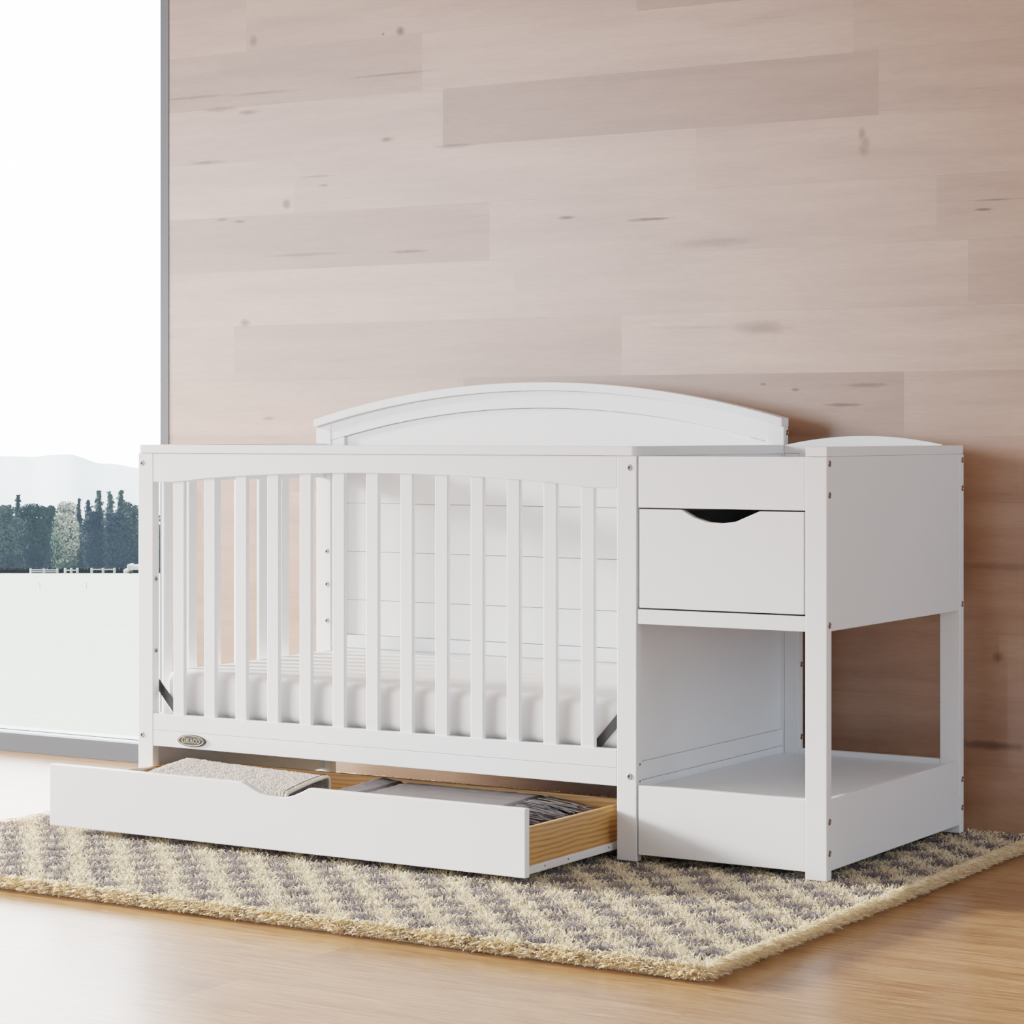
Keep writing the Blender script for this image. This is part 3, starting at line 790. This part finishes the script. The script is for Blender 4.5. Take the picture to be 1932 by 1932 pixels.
# ------------------------------------------------------------------ shag rug
def build_rug():
    X0, X1, Y0, Y1 = -.140, 1.957, -.811, .765
    base = obj('shag_rug', bm_box(X0 + .012, X1 - .012, Y0 + .012, Y1 - .012, FLOOR_Z, FLOOR_Z + .012, bev=.004), M['rugbase'])
    tag(base, 'thick cream shag rug with grey checks lying under the crib', 'rug')
    p = .0036
    gx, gy = np.meshgrid(np.arange(X0, X1, p), np.arange(Y0, Y1, p))
    x = gx.ravel() + rng.uniform(-.5, .5, gx.size) * p; y = gy.ravel() + rng.uniform(-.5, .5, gx.size) * p
    hid = (x > .02) & (x < 1.78) & (y > .10) & (y < .70)
    keep = ~hid | (rng.random(x.size) < .12)
    x, y = x[keep], y[keep]
    n = x.size
    ln = rng.uniform(.022, .034, n); az = rng.uniform(0, 2 * math.pi, n); lean = rng.uniform(.15, .95, n)
    lx, ly = np.cos(az) * lean, np.sin(az) * lean
    # outward splay near the edges
    for d, sx, sy in ((x - X0, -1, 0), (X1 - x, 1, 0), (y - Y0, 0, -1), (Y1 - y, 0, 1)):
        wgt = np.clip(1 - d / .022, 0, 1)
        lx += sx * wgt * .75; ly += sy * wgt * .75
    rz = np.full(n, FLOOR_Z + .008)
    # extra rows along the rim, hanging over the side
    ex, ey, elx, ely, erz = [], [], [], [], []
    for (ax, ay, bx, by, sx, sy, cnt) in ((X0, Y0, X1, Y0, 0, -1, 7500), (X1, Y0, X1, Y1, 1, 0, 6500), (X0, Y0, X0, Y1, -1, 0, 2500), (X0, Y1, X1, Y1, 0, 1, 2500)):
        t = rng.random(cnt)
        ex.append(ax + (bx - ax) * t); ey.append(ay + (by - ay) * t)
        a = rng.normal(0, .45, cnt)
        elx.append(sx * rng.uniform(.35, 1.1, cnt) + (a if sy else 0)); ely.append(sy * rng.uniform(.35, 1.1, cnt) + (a if sx else 0))
        erz.append(rng.uniform(FLOOR_Z + .003, FLOOR_Z + .026, cnt))
    m = sum(len(e) for e in ex)
    x = np.concatenate([x] + ex); y = np.concatenate([y] + ey); lx = np.concatenate([lx] + elx); ly = np.concatenate([ly] + ely); rz = np.concatenate([rz] + erz)
    ln = np.concatenate([ln, rng.uniform(.014, .034, m)]); edge = np.concatenate([np.zeros(n, bool), np.ones(m, bool)])
    n = x.size
    hl = np.sqrt(lx * lx + ly * ly) + 1e-6
    lean = np.clip(hl, 0, 1.15)
    dxn, dyn = lx / hl, ly / hl
    out = ln * np.sin(np.clip(lean, 0, 1.1)); up = ln * np.cos(np.clip(lean, 0, 1.1))
    # normalise so tips land about z = 0
    wq = rng.uniform(0, 2 * math.pi, n)
    wid = rng.uniform(.0008, .0013, n)
    side = np.stack([-dyn, dxn, np.zeros(n)], 1)
    fwd = np.stack([dxn, dyn, np.zeros(n)], 1)
    sd = side * np.cos(wq * .25)[:, None] + np.array([0, 0, 1.0])[None] * (np.sin(wq) * .6)[:, None]
    sd /= np.linalg.norm(sd, axis=1)[:, None]
    root = np.stack([x, y, rz], 1)
    curl = rng.uniform(-.2, .35, n)
    ks = [0, .45, .8, 1.0]
    zf = [0, .58, .92, 1.0]; of = [0, .28, .68, 1.0]
    P = []
    for z_, o_ in zip(zf, of):
        P.append(root + fwd * (out * o_)[:, None] + np.array([0, 0, 1.0])[None] * (up * z_)[:, None] + side * (ln * curl * o_ * o_)[:, None])
    for k, q in enumerate(P):
        lim = .004 + .003 * rng.random(n)
        foot = (x > -.005) & (x < 1.815) & (y > -.005) & (y < .74)
        lim = np.where(foot, -.0005, lim)
        q[:, 2] = np.minimum(q[:, 2], lim)
        q[:, 2] = np.maximum(q[:, 2], FLOOR_Z + .001)
        dr = np.where(edge, 1.0, 0.0) * (.006 * (ks[k] ** 2))
        q[:, 2] = np.maximum(q[:, 2] - dr, FLOOR_Z + .001)
    wk = [1.0, 1.0, .95, .6]
    V = np.empty((n, 8, 3), np.float32)
    for k in range(4):
        V[:, 2 * k] = P[k] - sd * (wid * wk[k])[:, None]
        V[:, 2 * k + 1] = P[k] + sd * (wid * wk[k])[:, None]
    idx = np.arange(n)[:, None] * 8
    quad = np.array([[0, 1, 3, 2], [2, 3, 5, 4], [4, 5, 7, 6]])
    F = (idx[:, :, None] + quad.reshape(1, 3, 4)).reshape(-1)
    # colour: staggered grey checks inside a plain cream border
    ci = (1.920 - x) / .0635; cj = (y + .782) / .066
    jx = rng.normal(0, .07, n); jy = rng.normal(0, .07, n)
    ci += jx; cj += jy
    i0, j0 = np.round(ci), np.round(cj)
    par = (i0 + j0) % 2 != 0
    rad = np.abs(ci - i0) ** 2.4 + np.abs(cj - j0) ** 2.4
    grey = par & (rad < .48 ** 2.4 * 1.25) & (x < 1.945) & (y > -.815) & ~edge
    cream = np.array(CREAM); gr = np.array(RGREY)
    c = np.where(grey[:, None], gr[None], cream[None]) * np.where(edge, rng.uniform(.78, 1.28, n), rng.uniform(.80, 1.12, n))[:, None]
    c[:, 2] *= rng.uniform(.92, 1.06, n)
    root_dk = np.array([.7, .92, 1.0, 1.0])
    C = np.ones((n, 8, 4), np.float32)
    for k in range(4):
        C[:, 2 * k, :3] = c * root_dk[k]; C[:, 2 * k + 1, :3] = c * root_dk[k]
    me = bpy.data.meshes.new('pile')
    me.vertices.add(n * 8); me.vertices.foreach_set('co', V.ravel())
    me.loops.add(n * 12); me.loops.foreach_set('vertex_index', F.astype(np.int32))
    me.polygons.add(n * 3)
    me.polygons.foreach_set('loop_start', np.arange(0, n * 12, 4, dtype=np.int32))
    me.update(calc_edges=True)
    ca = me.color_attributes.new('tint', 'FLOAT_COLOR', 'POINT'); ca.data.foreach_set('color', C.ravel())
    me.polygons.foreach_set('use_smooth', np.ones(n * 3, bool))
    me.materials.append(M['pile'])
    o = bpy.data.objects.new('pile', me); link(o, base); o['kind'] = 'stuff'
CREAM = (.92, .80, .585); RGREY = (.26, .233, .25)
build_rug()

# ------------------------------------------------------------------ camera (two-point perspective, horizon at y = 817 of 1932)
TH = math.atan((3880 - 966) / 4649.0)
CAM = Vector((3.91023, -4.54566, 0.90494))
FWD = Vector((-math.sin(TH), math.cos(TH), 0)); RGT = Vector((math.cos(TH), math.sin(TH), 0))
cam = bpy.data.cameras.new('camera'); cam.sensor_width = 36; cam.sensor_fit = 'HORIZONTAL'; cam.lens = 36 * 4649.0 / 1932
cam.shift_y = -(966 - 817) / 1932.0
cam.clip_end = 6000
co_ = bpy.data.objects.new('camera', cam); link(co_)
co_.location = CAM; co_.rotation_euler = (math.radians(90), 0, TH)
SC.camera = co_

# ------------------------------------------------------------------ outdoors
SLOPE = .0526
def ground_z(x, y):
    s = (Vector((x, y, 0)) - CAM).dot(FWD)
    return -.16 - SLOPE * max(0, s - 6.6)
def at(u, s):
    """ground point seen at column u, s metres ahead"""
    p = CAM + FWD * s + RGT * ((u - 966) / 4649.0 * s)
    return Vector((p.x, p.y, ground_z(p.x, p.y)))
def build_field():
    b = bmesh.new()
    xs_ = [-260, -200, -150, -110, -80, -60, -45, -34, -26, -20, -15, -11, -8, -6, -4.7, -3, -2, -1, 0, 3, 10, 30]
    ys_ = [.96, 2, 4, 7, 12, 20, 30, 45, 65, 90, 120, 160, 200, 240]
    g = [[b.verts.new((x, y, ground_z(x, y))) for y in ys_] for x in xs_]
    for i in range(len(xs_) - 1):
        for j in range(len(ys_) - 1):
            b.faces.new((g[i][j], g[i + 1][j], g[i + 1][j + 1], g[i][j + 1]))
    o = obj('meadow', b, M['field'], smooth=True); tag(o, kind='structure')
    # hazy hills far behind
    h = bmesh.new(); s = 1500.0
    ridge = [(-900, 868), (-600, 850), (-300, 872), (-80, 862), (0, 860), (60, 862), (110, 857), (140, 858), (185, 874), (220, 875), (260, 884), (320, 880), (420, 892), (700, 880), (1100, 890)]
    top = []; bot = []
    us = np.linspace(-900, 1100, 161)
    for u in us:
        v = np.interp(u, [r[0] for r in ridge], [r[1] for r in ridge]) + 1.2 * mnoise.noise(Vector((u * .05, 0, 0)))
        p = CAM + FWD * s + RGT * ((u - 966) / 4649 * s)
        z = CAM.z - (v - 817) / 4649 * s
        top.append(h.verts.new((p.x, p.y, z)))
        q = CAM + FWD * (s - 400) + RGT * ((u - 966) / 4649 * (s - 400))
        bot.append(h.verts.new((q.x, q.y, -130)))
    for k in range(len(us) - 1): h.faces.new((bot[k], bot[k + 1], top[k + 1], top[k]))
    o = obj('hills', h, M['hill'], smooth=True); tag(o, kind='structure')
build_field()

def tree(u, s, top_v, wpx, kind, cols, label, name, leaves=1500):
    g = at(u, s)
    h = CAM.z - (top_v - 817) / 4649 * s - g.z
    w = wpx / 4649 * s / 2
    root = empty(name, g, label, 'tree', 'trees along the far edge of the meadow')
    cols = np.array(cols)  # shaded and sunlit leaf colours, blended per leaf
    r = random.Random(int(u * 13 + top_v))
    vs, fs, cl = [], [], []
    def quad(c, nrm, sz, col):
        nrm = nrm.normalized(); a = nrm.orthogonal().normalized(); a.rotate(Matrix.Rotation(r.uniform(0, 6.28), 3, nrm)); d = nrm.cross(a)
        i = len(vs)
        for (p, q) in ((-1, -.6), (1, -.6), (.5, .9), (-.5, .9)): vs.append(tuple(c + a * sz * p + d * sz * q))
        fs.append((i, i + 1, i + 2, i + 3)); cl.extend([(*col, 1)] * 4)
    painted_sun = Vector((.62, -.35, .62))  # light direction used only to paint the leaf colours
    def core(cx, cz, rx, rz, seg=10, rings=7):
        i0 = len(vs)
        for a_ in range(rings + 1):
            ph = math.pi * a_ / rings
            for k in range(seg):
                th = 2 * math.pi * k / seg
                jit = r.uniform(.85, 1.12)
                vs.append((cx + rx * jit * math.sin(ph) * math.cos(th), rx * jit * math.sin(ph) * math.sin(th), cz + rz * math.cos(ph)))
                cl.append((*(cols[0] * r.uniform(.8, 1.2)), 1))
        for a_ in range(rings):
            for k in range(seg):
                fs.append((i0 + a_ * seg + k, i0 + a_ * seg + (k + 1) % seg, i0 + (a_ + 1) * seg + (k + 1) % seg, i0 + (a_ + 1) * seg + k))
    if kind == 'conifer':
        i0 = len(vs); rg = 14; sg = 9
        for a_ in range(rg + 1):
            t = a_ / rg
            for k in range(sg):
                th = 2 * math.pi * k / sg; rr_ = w * .66 * (1 - t) ** .8 * r.uniform(.7, 1.15) + .02 * w
                vs.append((rr_ * math.cos(th), rr_ * math.sin(th), h * t * .985)); cl.append((*(cols[0] * r.uniform(.8, 1.2)), 1))
        for a_ in range(rg):
            for k in range(sg):
                fs.append((i0 + a_ * sg + k, i0 + a_ * sg + (k + 1) % sg, i0 + (a_ + 1) * sg + (k + 1) % sg, i0 + (a_ + 1) * sg + k))
        nt_ = 15
        bran = []
        for q in range(nt_):
            t = .04 + .93 * q / (nt_ - 1)
            for k in range(max(3, int(9 * (1 - t) + 3))):
                bran.append((t + r.uniform(-.03, .03), r.uniform(0, 6.283), w * ((1 - t) ** .72) * r.uniform(.62, 1.18) + w * .05))
        for k in range(leaves):
            if r.random() < .35:
                t = r.random() ** 1.3; a = r.uniform(0, 6.283); rad = w * .72 * (1 - t) ** .8 * r.uniform(.9, 1.2)
                t += .055 * (1 - t)
            else: t, a, rad = r.choice(bran)
            q = r.random() ** .6
            t = min(max(t, 0), 1)
            c = Vector((math.cos(a) * rad * q, math.sin(a) * rad * q, h * (t - .055 * q * (1 - t) + r.uniform(-.012, .02))))
            c += Vector((r.gauss(0, .05), r.gauss(0, .05), 0)) * w
            if c.z > h: c.z = h - r.random() * .05 * h
            n = Vector((math.cos(a), math.sin(a), .9 + r.uniform(-.5, .5)))
            f = .35 + .45 * n.normalized().dot(painted_sun) + r.uniform(-.25, .25) + (t - .55) * .75 + .25 * q  # sunlight painted in: lighter toward that direction and the top
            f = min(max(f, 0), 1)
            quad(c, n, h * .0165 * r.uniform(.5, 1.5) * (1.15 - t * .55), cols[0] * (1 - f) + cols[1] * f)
    else:
        core(0, h * .40, w * .58, h * .40)
        blobs = []
        for k in range(30):
            t = r.uniform(.08, .92)
            a = r.uniform(0, 6.283); q = w * .70 * math.sqrt(max(0.08, 1 - ((t - .48) / .60) ** 2)) * (r.random() ** .4)
            blobs.append((Vector((math.cos(a) * q, math.sin(a) * q, h * t)), w * r.uniform(.18, .38)))
        for k in range(6):
            a = r.uniform(0, 6.283)
            blobs.append((Vector((math.cos(a) * w * .3, math.sin(a) * w * .3, h - w * r.uniform(.32, .6))), w * r.uniform(.24, .32)))
        for k in range(leaves):
            c0, rr = r.choice(blobs)
            n = Vector((r.gauss(0, 1), r.gauss(0, 1), r.gauss(0, 1))).normalized()
            c = c0 + n * rr * r.uniform(.8, 1.08)
            if r.random() < .42:
                c = Vector((n.x * w * .68, n.y * w * .68, h * .44 + n.z * h * .44)) * 1.0 + Vector((r.gauss(0, .04), r.gauss(0, .04), r.gauss(0, .04))) * w * 2
            if c.z > h: c.z = h - r.random() * .1
            if c.z < 0: c.z = r.random() * .3
            f = .10 + .62 * n.dot(painted_sun) + .38 * (c.x * RGT.x + c.y * RGT.y) / w + .45 * (c.z / h - .55) + r.uniform(-.2, .2)  # sunlit side and top painted lighter, the rest left in shade colour
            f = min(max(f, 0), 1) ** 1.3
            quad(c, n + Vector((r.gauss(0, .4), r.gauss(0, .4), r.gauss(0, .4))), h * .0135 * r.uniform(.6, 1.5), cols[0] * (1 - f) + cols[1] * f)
    me = bpy.data.meshes.new('foliage'); me.from_pydata(vs, [], fs)
    ca = me.color_attributes.new('tint', 'FLOAT_COLOR', 'POINT'); ca.data.foreach_set('color', np.array(cl, np.float32).ravel())
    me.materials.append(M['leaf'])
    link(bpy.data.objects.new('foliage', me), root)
    pts = [(g.x, g.y, g.z - .2), (g.x, g.y, g.z + h * .35), (g.x, g.y, g.z + h * .9)]
    tk = bm_tube(pts, .1, 7, radii=[h * .028, h * .02, h * .005])
    obj('trunk', tk, M['bark'], root)
BLU = (.030, .050, .070); GRN = (.065, .105, .080); PAL = (.85, .83, .72); BLU2 = (.044, .064, .088); GRN2 = (.12, .17, .14); DK = (.026, .044, .058)  # blues carry distance haze and shade, PAL carries painted sunlight
S0 = 180
TREES = [  # u, distance, top row, width px, kind, colours, label
 (-150, 170, 950, 90, 'round', (BLU, GRN), 'dense tree outside, beyond the left edge of the window view'),
 (-70, 180, 952, 95, 'round', (BLU, GRN2), 'dense hazy tree outside, just left of the visible window view'),
 (6, 176, 949, 78, 'round', (BLU, GRN2), 'broad green tree at the far left edge of the window view'),
 (34, 186, 934, 44, 'conifer', (DK, GRN), 'pointed conifer poking above the leftmost green trees outside'),
 (62, 183, 946, 74, 'round', (DK, GRN), 'dark bluish broad tree left of the pale sunlit tree'),
 (88, 196, 950, 60, 'round', (BLU, GRN), 'dull green tree close behind the pale sunlit tree on its left'),
 (124, 172, 944, 68, 'round', (GRN, PAL), 'pale sunlit tree with cream highlights, brightest in the treeline'),
 (149, 186, 941, 34, 'conifer', (BLU2, GRN), 'thin conifer top just right of the pale sunlit tree'),
 (166, 201, 943, 52, 'conifer', (BLU2, BLU2), 'blue grey conifer in the gap right of the sunlit tree'),
 (186, 192, 926, 62, 'conifer', (BLU2, GRN2), 'tall blue grey conifer, leftmost of the three high tops'),
 (207, 213, 927, 54, 'conifer', (BLU2, GRN2), 'tall narrow conifer, middle of the three high tops'),
 (228, 186, 925, 64, 'conifer', (BLU2, GRN2), 'tall conifer, rightmost of the three high tops'),
 (250, 180, 945, 70, 'round', (BLU2, GRN2), 'green branched tree partly hidden by the crib left post'),
 (290, 198, 940, 70, 'conifer', (BLU2, GRN2), 'conifer mostly hidden behind the crib left end'),
 (178, 178, 962, 60, 'round', (BLU2, BLU2), 'low blue shaded tree under the three high conifer tops'),
 (218, 171, 960, 64, 'round', (BLU2, BLU2), 'low blue shaded tree beside the white trailer'),
]
for (u, s, tv, wp, kd, cs, lb) in TREES:
    tree(u, s, tv, wp, kd, cs, lb, 'conifer_tree' if kd == 'conifer' else 'broadleaf_tree', 7000 if kd == 'round' else 5600)

def woodland():
    # the wood goes on beyond both sides of the window view
    r = random.Random(5); vs, fs, cl = [], [], []
    for u in list(range(-720, -190, 42)) + list(range(345, 800, 42)):
        s = 186 + r.uniform(-4, 4); g = at(u, s); h = r.uniform(5.0, 6.0); w = r.uniform(1.2, 1.6)
        lo = np.array(BLU2 if u > 0 else BLU); hi = np.array(r.choice((GRN, GRN2)))
        for k in range(900):
            n = Vector((r.gauss(0, 1), r.gauss(0, 1), r.gauss(0, 1))).normalized()
            c = g + Vector((n.x * w, n.y * w, h * .5 + n.z * h * .5)) * 1.0
            f = min(max(.4 + .4 * n.z + r.uniform(-.3, .3), 0), 1); col = lo * (1 - f) + hi * f  # upper leaves lighter: light from above put into the colour
            a = n.orthogonal().normalized(); a.rotate(Matrix.Rotation(r.uniform(0, 6.28), 3, n)); d = n.cross(a); sz = r.uniform(.16, .30)
            i = len(vs)
            for (p, q) in ((-1, -.6), (1, -.6), (.5, .9), (-.5, .9)): vs.append(tuple(c + a * sz * p + d * sz * q))
            fs.append((i, i + 1, i + 2, i + 3)); cl.extend([(*col, 1)] * 4)
    me = bpy.data.meshes.new('woodland'); me.from_pydata(vs, [], fs)
    ca = me.color_attributes.new('tint', 'FLOAT_COLOR', 'POINT'); ca.data.foreach_set('color', np.array(cl, np.float32).ravel())
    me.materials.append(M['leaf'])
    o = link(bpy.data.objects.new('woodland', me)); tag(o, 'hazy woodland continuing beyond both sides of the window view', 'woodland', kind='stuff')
woodland()

def hedge():
    # low dark scrub at the foot of the trees
    b = bmesh.new()
    for u in np.arange(-160, 330, 3.0):
        g = at(u, 168.0)
        hh = .28 + .15 * mnoise.noise(Vector((u * .2, 1, 0)))
        q = bmesh.ops.create_icosphere(b, subdivisions=1, radius=1)
        for v in q['verts']:
            v.co = Vector((v.co.x * .2, v.co.y * .2, v.co.z * hh)) + g + Vector((0, 0, .1))
    o = obj('undergrowth', b, M['bark'])
    tag(o, 'dark undergrowth along the foot of the distant trees', 'undergrowth', kind='stuff')
hedge()

# pale fence sections, stakes, vehicle
def fence(u0, u1, s, hpx, rails, label, label_posts=3):
    a = at(u0, s); c = at(u1, s); hh = hpx / 4649 * s
    root = empty('field_fence', (a + c) / 2, label, 'fence')
    for k in range(label_posts):
        t = k / (label_posts - 1); p = a.lerp(c, t)
        obj('fence_post', bm_box(p.x - .06, p.x + .06, p.y - .06, p.y + .06, p.z - .05, p.z + hh, bev=.01), M['fencew'], root)
    for rr in rails:
        obj('fence_rail', bm_tube([a + Vector((0, 0, hh * rr)), c + Vector((0, 0, hh * rr))], .045, 6), M['fencew'], root)
fence(58, 108, 165, 9, (.35, .75), 'pale low fence in front of the broad trees left of the sunlit tree')
fence(123, 146, 164.5, 10, (.6,), 'short pale fence below the pale sunlit tree')
fence(173, 216, 165, 10, (.75,), 'pale fence between the sunlit tree and the white trailer')
def stake(u, v, lb):
    s = 150.0
    g = at(u, s)
    for _ in range(40):   # find the distance at which the ground is at row v
        vv = 817 - (g.z - CAM.z) / s * 4649
        s *= (vv - 1061) / max(v - 1061, 1); g = at(u, s)
    b = bm_tube([g - Vector((0, 0, .05)), g + Vector((0, 0, 12 / 4649 * s))], .012 * s / 60, 6)
    o = obj('field_stake', b, M['fencew']); tag(o, lb, 'stake')
stake(75, 1111, 'thin pale stake standing in the meadow, left one of two')
stake(163, 1111, 'thin pale stake standing in the meadow, right one of two')
def trailer():
    s = 160.0; g = at(252, s); k = s / 4649
    root = empty('farm_trailer', g, 'white farm trailer at the meadow edge beside the crib post', 'trailer')
    def bx(name, u0, u1, v0, v1, d, mat, off=0):
        c0 = g + RGT * ((u0 - 252) * k); c1 = g + RGT * ((u1 - 252) * k)
        b = bmesh.new(); vsl = []
        for dd in (0, d):
            for (c, z) in ((c0, v1), (c1, v1), (c1, v0), (c0, v0)):
                vsl.append(b.verts.new(c + FWD * (dd + off) + Vector((0, 0, (1094 - z) * k))))
        for q in ((0, 1, 2, 3), (7, 6, 5, 4), (0, 4, 5, 1), (1, 5, 6, 2), (2, 6, 7, 3), (3, 7, 4, 0)): b.faces.new([vsl[i] for i in q])
        bmesh.ops.bevel(b, geom=list(b.edges), offset=.02, segments=1, affect='EDGES')
        return obj(name, b, mat, root)
    bx('trailer_bed', 243, 290, 1079, 1087, 1.6, M['veh'])
    bx('trailer_side', 240, 246, 1077, 1089, 1.6, M['veh'], .0)
    bx('tow_box', 233, 240, 1086, 1092, 1.0, M['veh'])
    for uu in (246.5, 272):
        c = g + RGT * ((uu - 252) * k) + Vector((0, 0, 3.0 * k))
        obj('wheel', bm_tube([c - FWD * .05, c + FWD * .14], 3.4 * k, 14), M['tyre'], root)
trailer()

# ------------------------------------------------------------------ light
w = bpy.data.worlds.new('hazy_sky'); SC.world = w; w.use_nodes = True
nt = w.node_tree
bg = nt.nodes['Background']
tc = nt.nodes.new('ShaderNodeTexCoord')
dv = nt.nodes.new('ShaderNodeVectorMath'); dv.operation = 'DOT_PRODUCT'; dv.inputs[1].default_value = Vector((-.86, .48, .12)).normalized()
nt.links.new(tc.outputs['Generated'], dv.inputs[0])
no = nt.nodes.new('ShaderNodeTexNoise'); no.inputs['Scale'].default_value = 2.5; no.inputs['Detail'].default_value = 3
nt.links.new(tc.outputs['Generated'], no.inputs[0])
ds = math_n(nt, 'MULTIPLY_ADD', dv.outputs['Value'], .5, .5)
ds = math_n(nt, 'MULTIPLY_ADD', no.outputs[0], .06, math_n(nt, 'ADD', ds, -.03))
colr = ramp(nt, ds, [(0.0, (.62, .80, 1.0)), (.45, (.72, .84, 1.0)), (.75, (.96, .975, .99)), (1.0, (.96, .975, 1.0))])
stg = math_n(nt, 'MULTIPLY_ADD', math_n(nt, 'POWER', ds, 6.0), 17.0, .3)
nt.links.new(colr, bg.inputs[0])
nt.links.new(math_n(nt, 'MULTIPLY', stg, 1.15), bg.inputs[1])

sun = bpy.data.lights.new('sun', 'SUN'); sun.energy = 18.0; sun.angle = math.radians(8.5); sun.color = (1.0, .955, .87)
so = bpy.data.objects.new('sun', sun); link(so)
so.rotation_euler = Vector((1, .2, -.25)).to_track_quat('-Z', 'Y').to_euler()

# big soft daylight from the open front-left side of the room, plus two added fills
def area(name, loc, target, sx, sy, energy, color):
    a = bpy.data.lights.new(name, 'AREA'); a.shape = 'RECTANGLE'; a.size = sx; a.size_y = sy; a.energy = energy; a.color = color
    o = bpy.data.objects.new(name, a); link(o); o.location = loc
    o.rotation_euler = (Vector(target) - Vector(loc)).to_track_quat('-Z', 'Y').to_euler()
    return o

area('daylight_front_left', (-3.9, -5.0, 1.95), (0.7, 0.4, .9), 4.8, 2.7, 620, (.90, .95, 1.0))
area('fill_front_right', (4.6, -7.2, 2.0), (1.4, 0.0, .6), 3.2, 2.6, 75, (.84, .92, 1.0))  # added fill lamp, brightens the front faces
area('fill_right', (5.6, -.5, 1.6), (1.8, .2, .6), 1.8, 2.2, 72, (.74, .88, 1.0))  # added fill lamp, brightens the right-hand faces and shelf

SC.view_settings.view_transform = 'Filmic'
SC.view_settings.look = 'None'
SC.view_settings.exposure = -0.3
SC.cycles.max_bounces = 8
SC.cycles.diffuse_bounces = 5
SC.cycles.use_adaptive_sampling = True
SC.cycles.adaptive_threshold = 0.05
SC.cycles.transparent_max_bounces = 12
SC.cycles.sample_clamp_indirect = 8
try:
    SC.cycles.use_denoising = True
except Exception: pass
